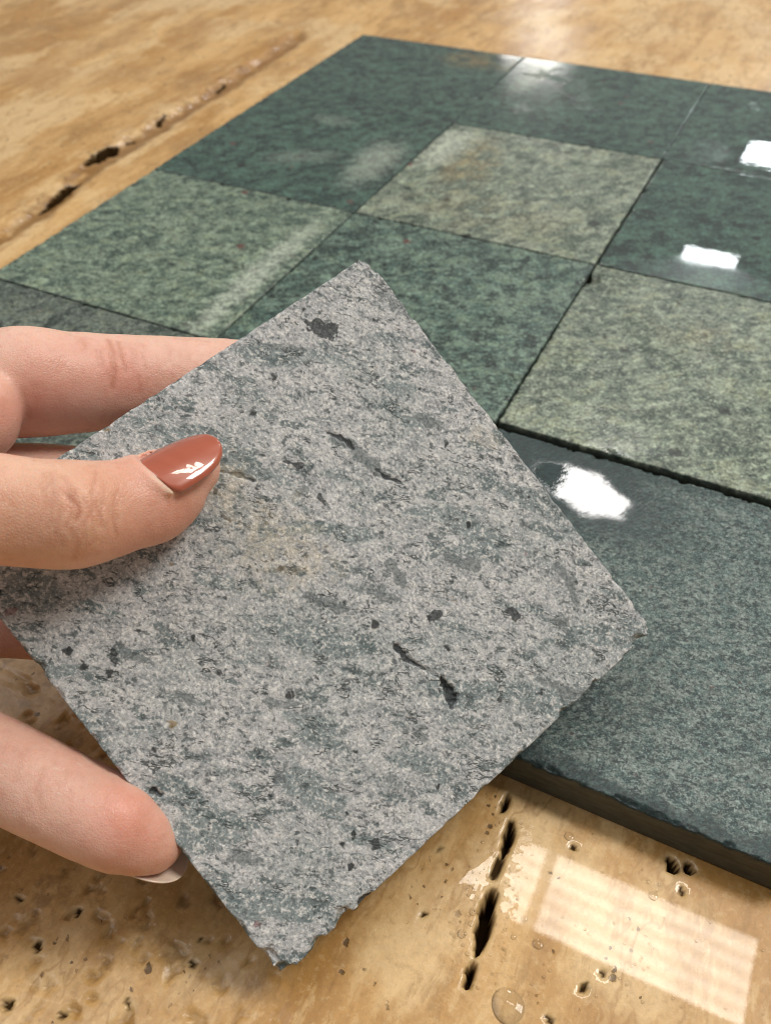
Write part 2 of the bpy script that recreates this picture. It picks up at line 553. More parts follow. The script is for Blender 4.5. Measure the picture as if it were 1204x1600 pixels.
def skin_material():
    n = NT("skin")
    P = n.obj
    c1 = n.noise(P, 45, 4, 0.55)
    c2 = n.noise(P, 240, 4, 0.6)
    col = n.mix(n.step(c1, 0.32, 0.68), (0.66, 0.365, 0.280), (0.79, 0.520, 0.420))
    col = n.mix(n.mul(n.step(c2, 0.52, 0.64), 0.26), col, (0.74, 0.49, 0.38))
    col = n.mix(n.mul(n.step(c2, 0.47, 0.36), 0.26), col, (0.56, 0.27, 0.19))
    c3 = n.noise(P, 900, 3, 0.65)
    col = n.mix(n.mul(n.step(c3, 0.54, 0.64), 0.16), col, (0.80, 0.56, 0.45))
    col = n.mix(n.mul(n.step(c3, 0.45, 0.36), 0.16), col, (0.52, 0.22, 0.15))
    col = n.mix(n.mul(n.attr("blush"), 0.62), col, (0.66, 0.25, 0.18))
    col = n.mix(n.mul(n.attr("tan"), 0.38), col, (0.66, 0.355, 0.165))
    col = n.mix(n.mul(n.attr("crease"), 0.72), col, (0.50, 0.20, 0.12))
    flake = n.mul(n.attr("flake"), n.step(n.noise(n.map(P, scale=(1, 2.2, 1)), 520, 4, 0.7), 0.58, 0.68))
    col = n.mix(n.mul(n.attr("cuticle"), 0.75), col, (0.84, 0.62, 0.48))
    col = n.mix(n.mul(flake, 0.6), col, (0.82, 0.72, 0.63))
    n.p(Base_Color=col, Roughness=n.math('ADD', n.mul(c2, 0.20), 0.30), IOR=1.42)
    n.bsdf.subsurface_method = 'RANDOM_WALK'
    n.p(Subsurface_Weight=0.55, Subsurface_Scale=0.0022)
    n.bsdf.inputs["Subsurface Radius"].default_value = (1.0, 0.36, 0.2)
    cells = n.voro(n.warp(P, 0.0006, 900), 1700, 'DISTANCE_TO_EDGE')
    lines = n.noise(n.map(P, scale=(1, 0.35, 1)), 1100, 3, 0.6)
    h = n.math('ADD', n.mul(n.step(cells.outputs["Distance"], 0.0, 0.25), 0.5), n.mul(lines, 0.6))
    n.p(Normal=n.bump(h, 0.42, 0.00018))
    return n.mat


def polish_material():
    n = NT("terracotta_nail_polish")
    c = n.noise(n.map(n.obj, scale=(0.2, 1, 1)), 600, 2)
    n.p(Base_Color=n.mix(c, (0.38, 0.088, 0.045), (0.44, 0.112, 0.058)), Roughness=0.28, IOR=1.5)
    n.p(Coat_Weight=1.0, Coat_Roughness=0.015, Coat_IOR=1.55)
    n.p(Coat_Normal=n.bump(n.noise(n.obj, 190, 2), 0.25, 0.0006))
    return n.mat


def bare_nail_material():
    n = NT("bare_nail")
    c = n.noise(n.obj, 500, 3)
    n.p(Base_Color=n.mix(c, (0.62, 0.50, 0.40), (0.74, 0.63, 0.52)), Roughness=0.25, IOR=1.5)
    n.p(Subsurface_Weight=0.3, Subsurface_Scale=0.001)
    return n.mat


def water_material():
    n = NT("water")
    fr = n.node("ShaderNodeFresnel")
    fr.inputs[0].default_value = 1.33
    tr = n.node("ShaderNodeBsdfTransparent")
    tr.inputs[0].default_value = (0.97, 0.96, 0.94, 1)
    gl = n.node("ShaderNodeBsdfGlossy")
    gl.inputs["Roughness"].default_value = 0.01
    mx = n.node("ShaderNodeMixShader")
    n.t.links.new(fr.outputs[0], mx.inputs[0])
    n.t.links.new(tr.outputs[0], mx.inputs[1])
    n.t.links.new(gl.outputs[0], mx.inputs[2])
    n.t.links.new(mx.outputs[0], n.out.inputs[0])
    return n.mat


# ------------------------------------------------------------------ travertine slab (the surface everything lies on)
SLAB_Z = -0.010


def axis_lines(segs):
    out = []
    for a, b, st in segs:
        out += list(np.arange(a, b - st * 0.25, st))
    out.append(segs[-1][1])
    return np.array(out)


gx = axis_lines([(-1.6, -0.4, 0.1), (-0.4, -0.16, 0.006), (-0.16, -0.09, 0.004), (-0.09, -0.015, 0.0007), (-0.015, 0.13, 0.004), (0.13, 0.315, 0.0006), (0.315, 0.5, 0.006), (0.5, 1.6, 0.1)])
gy = axis_lines([(-1.6, -0.6, 0.1), (-0.6, -0.49, 0.006), (-0.49, -0.388, 0.0006), (-0.388, -0.30, 0.004), (-0.30, -0.04, 0.0009), (-0.04, 0.15, 0.004), (0.15, 0.5, 0.008), (0.5, 2.0, 0.1)])
X, Y = np.meshgrid(gx, gy, indexing='ij')
fx, fy = X.ravel(), Y.ravel()
z = np.full(fx.shape, SLAB_Z)
hole = np.zeros(fx.shape)
rim = np.zeros(fx.shape)
film = np.zeros(fx.shape)
near = (fx > 0.12) & (fx < 0.33) & (fy > -0.5) & (fy < -0.37)
farm = (fx > -0.17) & (fx < 0.10) & (fy > -0.31) & (fy < 0.12)


def zpts(px):
    return [tuple(on_z(u, v, SLAB_Z)[:2]) for u, v in px]


def dig(mask, px, wid, depth, seed, rough=0.5, freq=1.0):
    """an open, ragged slot in the stone along a line"""
    x, y = fx[mask], fy[mask]
    d, t = poly_dist(x, y, zpts(px))
    ww = np.interp(t, np.linspace(0, 1, len(wid)), wid)
    nz = fbm(x * 900 * freq, y * 900 * freq, octaves=3, seed=seed) - 0.5
    nz2 = fbm(x * 260 * freq, y * 260 * freq, octaves=2, seed=seed + 5) - 0.5
    e = d - ww * (1 + rough * 1.3 * nz + rough * 1.6 * nz2)
    k = sstep(0.00035, -0.0005 if freq == 1.0 else -0.0018, e)
    z[mask] -= depth * k
    hole[mask] = np.maximum(hole[mask], sstep(0.0004 if freq == 1.0 else 0.0008, 0.0001 if freq == 1.0 else 0.0002, e))
    rim[mask] = np.maximum(rim[mask], sstep(0.0016, 0.0003, e) * (1 - k))


# the broken vein at the near side
dig(near, [(793, 1243), (789, 1256), (783, 1268)], [0.0002, 0.0006, 0.0002], 0.004, 1)
dig(near, [(798, 1284), (797, 1300), (791, 1318), (784, 1338)], [0.0002, 0.0007, 0.00085, 0.0003], 0.006, 2)
dig(near, [(783, 1340), (775, 1355), (771, 1370)], [0.0003, 0.0009, 0.0006], 0.0012, 3)
dig(near, [(770, 1395), (762, 1420), (756, 1448), (748, 1480), (744, 1492)], [0.0006, 0.0012, 0.0013, 0.0007, 0.0002], 0.008, 4)
dig(near, [(739, 1505), (735, 1520), (730, 1541)], [0.0003, 0.0006, 0.0004], 0.006, 5)
dig(near, [(1048, 1345), (1052, 1356)], [0.0006, 0.0009], 0.004, 6)
dig(near, [(1073, 1350), (1077, 1358)], [0.0005, 0.0007], 0.004, 7)
for i, (u, v, r) in enumerate([(1064, 1393, 4), (940, 1521, 3), (912, 1542, 4), (857, 1593, 4), (895, 1325, 2.5), (686, 1327, 3), (660, 1430, 2.5),
                               (122, 1427, 3), (61, 1480, 4.5), (200, 1570, 5), (100, 1585, 3), (312, 1470, 3), (10, 1570, 5), (30, 1316 + 90, 3), (300, 1505, 3)]):
    a = random.uniform(0, 6.28)
    dx, dy = math.cos(a) * r * 1.3, math.sin(a) * r * 1.3
    dig(near, [(u - dx, v - dy), (u + dx * 0.3 + dy * 0.4, v + dy * 0.3 - dx * 0.4), (u + dx, v + dy)], [r * 0.00003, r * 0.00008, r * 0.00005], 0.0014, 20 + i, 1.6)
# the broken vein at the far side
dig(farm, [(60, 325), (85, 308), (106, 288), (122, 281)], [0.0004, 0.0010, 0.0018, 0.0006], 0.005, 40, 1.2, 0.22)
dig(farm, [(134, 253), (152, 243), (172, 232), (182, 226)], [0.0010, 0.0034, 0.0024, 0.0004], 0.006, 41, 1.2, 0.22)
dig(farm, [(196, 219), (207, 214)], [0.0004, 0.0008], 0.003, 42, 1.0, 0.22)
dig(farm, [(246, 190), (258, 178)], [0.0010, 0.0014], 0.004, 43, 1.0, 0.22)
dig(farm, [(338, 138), (350, 128)], [0.0003, 0.0006], 0.002, 44, 1.0, 0.35)
gd, gt = poly_dist(fx[farm], fy[farm], zpts([(-40, 395), (60, 330), (150, 255), (250, 195), (360, 128), (470, 55)]))
vein = np.zeros(fx.shape)
vn1 = fbm(fx[farm] * 160, fy[farm] * 160, octaves=4, seed=91) - 0.5
vein[farm] = sstep(0.0100, 0.0010, gd + 0.012 * vn1)
z[farm] -= 0.0030 * sstep(0.009, 0.0, gd + 0.006 * (fbm(fx[farm] * 120, fy[farm] * 120, octaves=3, seed=71) - 0.5))
# crumbly pits at the near left
m = near & (fx < 0.235)
pn = fbm(fx[m] * 330, fy[m] * 330, octaves=4, seed=60)
z[m] -= 0.0006 * sstep(0.66, 0.76, pn) * sstep(0.235, 0.20, fx[m])
hole[m] = np.maximum(hole[m], 0.30 * sstep(0.67, 0.76, pn) * sstep(0.235, 0.20, fx[m]))
# standing water right of the vein, with a tongue to its left
cr = zpts([(800, 1240), (797, 1300), (772, 1370), (770, 1395), (756, 1448), (744, 1492), (730, 1541), (715, 1600), (700, 1660)])
cy_ = np.array([c[1] for c in cr])
cx_ = np.array([c[0] for c in cr])
od = np.argsort(cy_)
xc = np.interp(fy, cy_[od], cx_[od])
film = 0.5 + (fx - xc - 0.0045) / 0.012
film = np.clip(film, 0, 1)
tri = zpts([(702, 1379), (742, 1348), (768, 1330), (772, 1385)])


def in_poly(px, py, poly):
    ins = np.zeros(px.shape, bool)
    j = len(poly) - 1
    for i in range(len(poly)):
        xi, yi = poly[i]
        xj, yj = poly[j]
        c = ((yi > py) != (yj > py)) & (px < (xj - xi) * (py - yi) / (yj - yi + 1e-15) + xi)
        ins ^= c
        j = i
    return ins


film[in_poly(fx, fy, tri)] = 1
film[(fy > -0.40) | (fx < 0.2)] = 0
froth = near & (np.abs(fx - xc) < 0.011) & (fy < -0.403)
fr = fbm(fx[froth] * 1100, fy[froth] * 1100, octaves=2, seed=77)
film[froth] = np.maximum(film[froth], sstep(0.60, 0.66, fr) * sstep(0.011, 0.005, np.abs(fx[froth] - xc[froth])))
film[hole > 0.3] = 0
z += 0.00006 * (fbm(fx * 400, fy * 400, octaves=3, seed=9) - 0.5) * (fx < xc - 0.006)
MAT_TRAV = travertine_material()
verts = np.stack([fx, fy, z], 1)
faces = grid_faces(len(gx), len(gy))
nx, ny = len(gx), len(gy)
# skirt and underside so that the slab has its thickness
ring = [i * ny for i in range(nx)] + [(nx - 1) * ny + j for j in range(1, ny)] + [i * ny + ny - 1 for i in range(nx - 2, -1, -1)] + [j for j in range(ny - 2, 0, -1)]
low = verts[ring].copy()
low[:, 2] = -0.03
nv = len(verts)
rn = len(ring)
sk = np.array([[ring[i], nv + i, nv + (i + 1) % rn, ring[(i + 1) % rn]] for i in range(rn)])
faces = np.concatenate([faces, sk])
verts = np.concatenate([verts, low])
pad = lambda a: np.concatenate([a, np.zeros(rn)])
slab = mesh_object("travertine_slab", verts, faces, MAT_TRAV, smooth=True,
                   attrs={"hole": pad(hole), "rim": pad(rim), "film": pad(film), "vein": pad(vein)})
tag(slab, "wet golden travertine slab with broken dark veins under the green tiles", "slab", kind="structure")


# ------------------------------------------------------------------ stone tiles
def stone_tile(name, size, thick, n, seed, mat, edge=0.0003, bevel=0.0006, chips=(), pits=(), marks=None, relief=0.00005, wall_rows=5):
    """square tile, centre of the top face at the origin; ragged outline, broken arris, pits and relief"""
    u = np.linspace(-1, 1, n)
    u = np.sign(u) * (1 - (1 - np.abs(u)) ** 1.12)
    h = size / 2
    S, T = np.meshgrid(u, u, indexing='ij')

    def wob(t, sd):
        a = fbm(t * h * 130 + sd * 3.1, np.full(t.shape, sd * 7.7), octaves=4, seed=seed + sd, gain=0.4)
        b = fbm(t * h * 520 + sd, np.full(t.shape, sd * 1.7), octaves=3, seed=seed + sd + 50)
        return edge * (1.3 * a + 1.3 * sstep(0.62, 0.85, b))
    x = S * h - np.where(S > 0, 1, -1) * np.abs(S) * wob(T, 1 + 2 * 0) * (S > 0) + np.abs(S) * wob(T, 2) * (S < 0)
    y = T * h - np.abs(T) * wob(S, 3) * (T > 0) + np.abs(T) * wob(S, 4) * (T < 0)
    dx = h - np.abs(S * h)
    dy = h - np.abs(T * h)
    d = np.minimum(dx, dy)
    bn = fbm(x * 420, y * 420, octaves=4, seed=seed + 9)
    bw = bevel * (0.25 + 1.7 * sstep(0.42, 0.8, bn))
    zz = -np.maximum(0, bw - d) * 0.9
    rimv = sstep(1.0, 0.25, d / bw) * (bn > 0.35)
    for (cx, cy, r, dep) in chips:
        rr = np.hypot(x - cx, y - cy) * (1 + 0.7 * (fbm(x * 700, y * 700, octaves=3, seed=seed + 31) - 0.5))
        kk = sstep(r, r * 0.25, rr)
        zz -= dep * kk
        rimv = np.maximum(rimv, 0.8 * sstep(0.15, 0.5, kk))
        nrm = np.hypot(cx, cy)
        x = x - cx / nrm * kk * r * 0.28
        y = y - cy / nrm * kk * r * 0.28
    zz += relief * 2 * (fbm(x * 500, y * 500, octaves=4, seed=seed + 77) - 0.5)
    ex = {}
    for key in ("clast", "dark", "ochre"):
        ex[key] = np.zeros(x.shape)
    for (pts, wid, dep) in pits:
        dd, t = poly_dist(x, y, pts)
        ww = np.interp(t, np.linspace(0, 1, len(wid)), wid)
        e = dd - ww * (1 + 2.6 * (fbm(x * 700, y * 700, octaves=4, seed=seed + 3) - 0.5))
        k = sstep(0.0003, -0.0006, e)
        zz -= dep * k
        ex["dark"] = np.maximum(ex["dark"], 0.9 * sstep(0.0005, -0.0006, e))
    for (key, pts, wid, amt) in (marks or ()):
        dd, t = poly_dist(x, y, pts)
        ww = np.interp(t, np.linspace(0, 1, len(wid)), wid)
        e = (dd - ww * (1 + 2.4 * (fbm(x * 520, y * 520, octaves=4, seed=seed + 13) - 0.5))) / (ww + 0.0004)
        ex[key] = np.maximum(ex[key], amt * sstep(0.8, -0.7, e))
    top = np.stack([x.ravel(), y.ravel(), zz.ravel()], 1)
    fcs = [grid_faces(n, n)]
    ring = [i * n for i in range(n)] + [(n - 1) * n + j for j in range(1, n)] + [i * n + n - 1 for i in range(n - 2, -1, -1)] + [j for j in range(n - 2, 0, -1)]
    ring = np.array(ring)
    rn = len(ring)
    vs_ = [top]
    prev = ring
    base = len(top)
    rv = [rimv.ravel()]
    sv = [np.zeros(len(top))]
    rx, ry, rz = top[ring].T
    ix_, iy_ = (S * (h - edge)).ravel()[ring], (T * (h - edge)).ravel()[ring]
    out = np.sign(np.stack([rx * (np.abs(rx) > h * 0.985), ry * (np.abs(ry) > h * 0.985)], 1))
    for k in range(1, wall_rows + 1):
        t = k / wall_rows
        zz_ = rz + (-thick - rz) * t
        off = 0.00010 * (fbm(rx * 300 + ry * 200, zz_ * 600 + ry * 150, octaves=3, seed=seed + 61) - 0.6) 
        if k == wall_rows:
            off = off * 0 - 0.0002
        bl_ = min(1.0, t * 3.0)
        p = np.stack([rx + (ix_ - rx) * bl_ + out[:, 0] * off, ry + (iy_ - ry) * bl_ + out[:, 1] * off, zz_], 1)
        vs_.append(p)
        cur = base + np.arange(rn)
        base += rn
        fcs.append(np.stack([prev, cur, np.roll(cur, -1), np.roll(prev, -1)], 1))
        rv.append(np.full(rn, 0.6 if k == 1 and wall_rows > 3 else 0.0))
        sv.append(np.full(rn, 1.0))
        prev = cur
    vs_ = np.concatenate(vs_)
    nb = len(vs_)
    vs_ = np.concatenate([vs_, [[0, 0, -thick]]])
    rv.append([0.0])
    sv.append([1.0])
    f4 = np.concatenate(fcs)
    # bottom: fan written as quads that share the centre vertex
    idx = np.arange(0, rn, 2)
    f4 = np.concatenate([f4, np.stack([prev[idx], np.full(len(idx), nb), prev[(idx + 2) % rn], prev[(idx + 1) % rn]], 1)])
    pad_ = len(vs_) - len(top)
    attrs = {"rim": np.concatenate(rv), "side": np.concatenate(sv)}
    for key, a in ex.items():
        attrs[key] = np.concatenate([a.ravel(), np.zeros(pad_)])
    return mesh_object(name, vs_, f4, mat, smooth=True, attrs=attrs)


OLIVE = dict(pale=(0.208, 0.246, 0.186), mid=(0.112, 0.148, 0.114), dark=(0.014, 0.032, 0.024))
SAGE = dict(pale=(0.178, 0.230, 0.170), mid=(0.084, 0.130, 0.100), dark=(0.008, 0.027, 0.021))
TEAL = dict(pale=(0.120, 0.180, 0.140), mid=(0.040, 0.082, 0.070), dark=(0.004, 0.015, 0.014))
DEEP = dict(pale=(0.050, 0.105, 0.082), mid=(0.015, 0.044, 0.037), dark=(0.003, 0.011, 0.010))
DAMP = dict(pale=(0.152, 0.188, 0.174), mid=(0.050, 0.092, 0.089), dark=(0.004, 0.022, 0.024))
GREY = dict(pale=(0.120, 0.145, 0.120), mid=(0.062, 0.086, 0.072), dark=(0.012, 0.025, 0.021))

floor_tiles = {
    (0, 0): (DEEP, dict(gloss=0.75, film_rough=0.06, speck=1.0, rust=[(0.03, 0.035, 0.018, 0.012, 0, 0.5)]),
             "dark teal wet tile at the far corner, beside the bare travertine"),
    (1, 0): (DEEP, dict(gloss=0.7, film_rough=0.10, speck=1.0, painted_sheen=[(-0.036, 0.030, 0.007, 0.030, 0.0, 0.35)]),
             "dark wet tile in the far row with a pale glare streak painted at its left"),
    (2, 0): (DEEP, dict(gloss=0.9, film_rough=0.015, speck=0.8, rough_spots=[(-0.036, -0.034, 0.012, 0.016, 0, 0.16)]),
             "dark green wet tile at the far right, cut by the picture edge"),
    (0, 1): (DEEP, dict(gloss=0.7, film_rough=0.08, speck=1.0, painted_sheen=[(0.036, -0.004, 0.010, 0.024, 0.1, 0.34), (0.004, -0.012, 0.016, 0.007, 0.5, 0.15), (-0.004, 0.03, 0.011, 0.005, 0, 0.14)]),
             "dark teal wet tile on the left edge with cloudy white sheen painted in"),
    (1, 1): (OLIVE, dict(contrast=0.74, gloss=0.45, film_rough=0.10, painted_sheen=[(-0.041, 0.025, 0.009, 0.022, 0.0, 0.55)], rust=[(-0.025, 0.012, 0.010, 0.022, 0.1, 0.55), (0.0, -0.03, 0.03, 0.015, 0, 0.2)]),
             "pale olive green tile with rusty patch and whitish sheen painted on its corner, between darker tiles"),
    (2, 1): (DEEP, dict(gloss=0.9, film_rough=0.015, speck=1.0, rough_spots=[(0.0, -0.046, 0.06, 0.012, 0.0, 0.20)]),
             "dark green flooded tile with a white lamp reflection along its near edge"),
    (0, 2): (SAGE, dict(contrast=0.74, gloss=0.40, film_rough=0.12, painted_sheen=[(0.0405, -0.012, 0.0055, 0.045, 0.0, 0.50)]),
             "light sage green tile on the left edge with a pale sheen streak painted along its side"),
    (1, 2): (TEAL, dict(gloss=0.40, film_rough=0.12, speck=1.0),
             "mid teal green tile directly behind the upper corner of the held tile"),
    (2, 2): (OLIVE, dict(contrast=0.74, gloss=0.40, film_rough=0.14, speck=0.9, rust=[(-0.005, 0.020, 0.012, 0.008, 0, 0.2)]),
             "pale yellowish green tile with red flecks, right of the held tile"),
    (0, 3): (GREY, dict(gloss=0.40, film_rough=0.14, speck=0.6),
             "dull grey green tile just above the index finger at the left"),
    (1, 3): (SAGE, dict(gloss=0.40, film_rough=0.14),
             "pale green tile glimpsed between the index finger and the thumb"),
    (2, 3): (DAMP, dict(gloss=0.0, film_rough=0.015, dry=0.75, speck=0.7, fine=4.6, yellow=0.15, ripple=2.0, grain=2.6, dry_rough=0.22, film_soft=0.62, film_spots=[(-0.019, 0.034, 0.021, 0.011, -0.30), (-0.045, 0.020, 0.016, 0.030, 0.0), (-0.044, -0.02, 0.012, 0.028, 0.0)],
                   damp_spots=[(-0.026, 0.036, 0.032, 0.016, -0.25, 1.0), (-0.046, 0.0, 0.020, 0.06, 0.0, 0.95), (0.0, -0.0475, 0.06, 0.0028, 0.0, 0.85), (0.048, -0.046, 0.006, 0.006, 0.0, 0.8), (-0.02, 0.047, 0.04, 0.003, 0, 0.7)]),
             "drying grey green tile at the near right with a glaring wet patch"),
}
for i, ((c, r), (tone, opt, label)) in enumerate(floor_tiles.items()):
    mat = green_stone_material(i + 1, **tone, **opt)
    big = (c, r) == (2, 3)
    n = 260 if big else (150 if r == 2 or c == 1 else 110)
    chips = []
    rr = random.Random(100 + i)
    for k in range(6):
        e = rr.uniform(-0.046, 0.046)
        s = rr.choice((-1, 1)) * 0.0492
        chips.append(((e, s) if rr.random() < 0.5 else (s, e)) + (rr.uniform(0.0008, 0.0018), rr.uniform(0.0002, 0.0007)))
    if (c, r) == (2, 2):
        chips.append((-0.0492, 0.040, 0.005, 0.002))
    tight = r == 0 or (c, r) == (0, 1)
    sz = 0.0976 if big else (0.0998 if tight else 0.0996)
    o = stone_tile("green_stone_tile", sz, 0.0099, n, 11 + i * 101, mat, edge=0.0002 if big else (0.00004 if tight else 0.00020), bevel=0.0007 if big else (0.0002 if tight else 0.0004),
                   chips=() if tight else chips, relief=0.000003, wall_rows=4 if not big else 8)
    jx, jy = (0, 0) if tight else (rr.uniform(-0.0001, 0.0001), rr.uniform(-0.0001, 0.0001))
    o.location = (0.05 + 0.1 * c + jx, -0.05 - 0.1 * r + jy - (0.0011 if big else 0), rr.uniform(-0.0001, 0.0001))
    o.rotation_euler = (0, 0, 0.0 if big or tight else rr.uniform(-0.0015, 0.0015))
    tag(o, label, "tile", "green stone tiles laid in a grid on the travertine")

# ------------------------------------------------------------------ the held tile
HC = np.array([0.2029342, -0.4027900, 0.0371164])
HX = np.array([0.7832104, -0.2287359, -0.5781534])
HY = np.array([0.4028748, 0.8949560, 0.1916916])
HN = np.array([0.4735751, -0.3830584, 0.7930908])
H_SIZE = 0.0968
H_THICK = 0.009


def hl(u, v):
    d = ray(u, v)
    p = CAM + d * (((HC - CAM) @ HN) / (d @ HN))
    return (float((p - HC) @ HX), float((p - HC) @ HY))


def face_depth(u, v):
    d = ray(u, v)
    return ((HC - CAM) @ HN) / (d @ HN)


L = lambda *q: [hl(u, v) for u, v in q]
held_pits = [
    (L((690, 1060), (700, 1078), (706, 1098)), [0.0005, 0.0011, 0.0009], 0.0012),
    (L((618, 1010), (632, 1030), (655, 1040), (675, 1052)), [0.0004, 0.0007, 0.0003, 0.0003], 0.0007),
    (L((510, 675), (535, 685), (552, 700)), [0.0003, 0.0005, 0.0004], 0.0003),
    (L((590, 735), (605, 748), (625, 752)), [0.0005, 0.0005, 0.0002], 0.0004),
    (L((340, 735), (375, 742), (398, 752)), [0.0002, 0.0005, 0.0003], 0.0004),
    (L((345, 805), (360, 815)), [0.0005, 0.0003], 0.0004),
    (L((240, 1236), (250, 1242)), [0.0006, 0.0006], 0.0007),
    (L((565, 1405), (580, 1396)), [0.0009, 0.0004], 0.0009),
]
held_marks = [
    ("dark", L((500, 508), (518, 520)), [0.0016, 0.0014], 1.0),
    ("clast", L((520, 682), (548, 695), (575, 718), (600, 742)), [0.0006, 0.0009, 0.0010, 0.0007], 1.0),
    ("clast", L((700, 872), (745, 882)), [0.0014, 0.0010], 0.9),
    ("clast", L((868, 885), (885, 905), (900, 940)), [0.0010, 0.0014, 0.0006], 0.9),
    ("clast", L((610, 885), (630, 912)), [0.0012, 0.0008], 1.0),
    ("clast", L((480, 930), (525, 948), (545, 950)), [0.0010, 0.0009, 0.0004], 0.95),
    ("clast", L((580, 920), (608, 930)), [0.0021, 0.0018], 0.62),
    ("clast", L((840, 1060), (890, 1080), (925, 1085)), [0.0006, 0.0012, 0.0006], 0.85),
    ("clast", L((595, 455), (630, 480)), [0.0020, 0.0020], 0.62),
    ("clast", L((660, 655), (690, 665)), [0.0015, 0.0012], 0.60),
    ("clast", L((870, 968), (875, 975)), [0.0012, 0.0012], 0.7),
    ("clast", L((195, 1025), (235, 1032)), [0.0006, 0.0006], 0.85),
    ("clast", L((420, 1095), (470, 1100)), [0.0008, 0.0007], 0.65),
    ("clast", L((450, 1190), (440, 1215)), [0.0011, 0.0012], 0.75),
    ("clast", L((495, 740), (470, 765)), [0.0012, 0.0012], 0.55),
    ("clast", L((640, 1130), (660, 1150)), [0.0018, 0.0015], 0.60),
    ("clast", L((610, 1220), (640, 1235)), [0.0020, 0.0016], 0.58),
    ("clast", L((420, 540), (470, 545)), [0.0010, 0.0008], 0.62),
    ("clast", L((370, 1330), (400, 1345)), [0.0014, 0.0010], 0.60),
    ("clast", L((280, 1085), (310, 1100)), [0.0008, 0.0006], 0.75),
    ("dark", L((677, 962), (684, 960)), [0.0008, 0.0007], 1.0),
    ("dark", L((795, 955), (810, 965)), [0.0007, 0.0007], 0.9),
    ("dark", L((586, 1315), (588, 1322)), [0.0006, 0.0006], 0.9),
    ("dark", L((447, 720), (470, 728)), [0.0004, 0.0006], 0.9),
    ("dark", L((500, 775), (508, 790)), [0.0005, 0.0005], 0.8),
    ("dark", L((176, 1020), (180, 1035)), [0.0007, 0.0005], 0.8),
    ("ochre", L((420, 840), (470, 870)), [0.0060, 0.0045], 0.75),
    ("ochre", L((350, 745), (360, 790)), [0.0030, 0.0030], 0.6),
    ("ochre", L((745, 680), (770, 690)), [0.0020, 0.0015], 0.5),
]
hs = H_SIZE / 2
held_chips = [(-hs, hs, 0.0024, 0.0008), (-hs + 0.003, hs, 0.0018, 0.0006), (hs, hs, 0.0022, 0.0006), (hs, hs - 0.004, 0.0022, 0.0008),
              (hs, -hs, 0.0034, 0.0012), (hs - 0.004, -hs, 0.0026, 0.0010), (hs, -hs + 0.0085, 0.0018, 0.0008), (hs, -hs + 0.0145, 0.0024, 0.0010),
              (-0.020, -hs, 0.0014, 0.0005), (0.012, -hs, 0.0017, 0.0006), (hs, 0.022, 0.0015, 0.0006), (hs, 0.031, 0.0011, 0.0005)]
held = stone_tile("grey_stone_tile", H_SIZE, H_THICK, 400, 777, held_stone_material(), edge=0.00010, bevel=0.00036,
                  chips=held_chips, pits=held_pits, marks=held_marks, relief=0.00007, wall_rows=8)
held.matrix_world = Matrix(((HX[0], HY[0], HN[0], HC[0]), (HX[1], HY[1], HN[1], HC[1]), (HX[2], HY[2], HN[2], HC[2]), (0, 0, 0, 1)))
tag(held, "dry grey speckled stone tile held up tilted in the hand", "tile")

# ------------------------------------------------------------------ the hand (one continuous surface from a distance field)
VOX = 0.00055
MM = 0.001


def fd(u, v, hmm):
    return face_depth(u, v) - (hmm - 0.9) * MM / 0.951


thumb = [(-430, 905, fd(-430, 905, 11), 13.5), (-260, 840, fd(-260, 840, 13.5), 11.2), (-120, 806, fd(-120, 806, 12), 9.6), (-20, 795, fd(-20, 795, 11), 9.2),
         (55, 802, fd(55, 802, 10), 9.05), (105, 805, fd(105, 805, 9.4), 8.95), (150, 800, fd(150, 800, 8.7), 8.5), (205, 786, fd(205, 786, 7.9), 8.0),
         (255, 760, fd(255, 760, 7.0), 7.0), (293, 738, fd(293, 738, 5.8), 5.3), (316, 722, fd(316, 722, 5.0), 3.3)]
index = [(-330, 680, .166, 11.5), (-150, 620, .167, 10.8), (-20, 604, .168, 10.35), (60, 601, .1705, 10.3), (120, 598, .173, 10.0), (175, 597, .176, 9.6), (240, 596, .180, 9.4), (330, 595, .185, 9.0), (400, 593, .188, 8.2), (445, 597, .190, 6.8)]
index_base = [(-330, 700, .157, 11.5), (-170, 665, .155, 9.5), (-46, 652, .157, 8.6)]
middle = [(-330, 800, .170, 11.5), (-150, 775, .172, 10.2), (-20, 768, .173, 9.8), (60, 767, .176, 9.7), (160, 770, .180, 9.2), (260, 782, .184, 8.8), (340, 795, .186, 8.0), (380, 802, .187, 6.5)]
ring_f = [(-330, 930, .172, 11.2), (-150, 945, .172, 9.8), (-20, 952, .173, 9.5), (60, 958, .175, 9.3), (160, 970, .178, 8.8), (240, 985, .180, 8.2), (300, 997, .181, 6.5)]
little = [(-330, 1062, .168, 10.8), (-200, 1100, .162, 9.4), (-100, 1150, .1565, 8.7), (0, 1199, .1535, 8.35), (70, 1234, .152, 8.3), (130, 1264, .1515, 8.1), (180, 1288, .1515, 7.5), (214, 1304, .1518, 6.7), (236, 1314, .152, 5.6)]


def chain3(pts):
    return [(np.array([(u - 602) / FPX * dep, (v - 800) / FPX * dep, dep]), r * MM) for u, v, dep, r in pts]     # picture-aligned axes (RX, DN, FW)


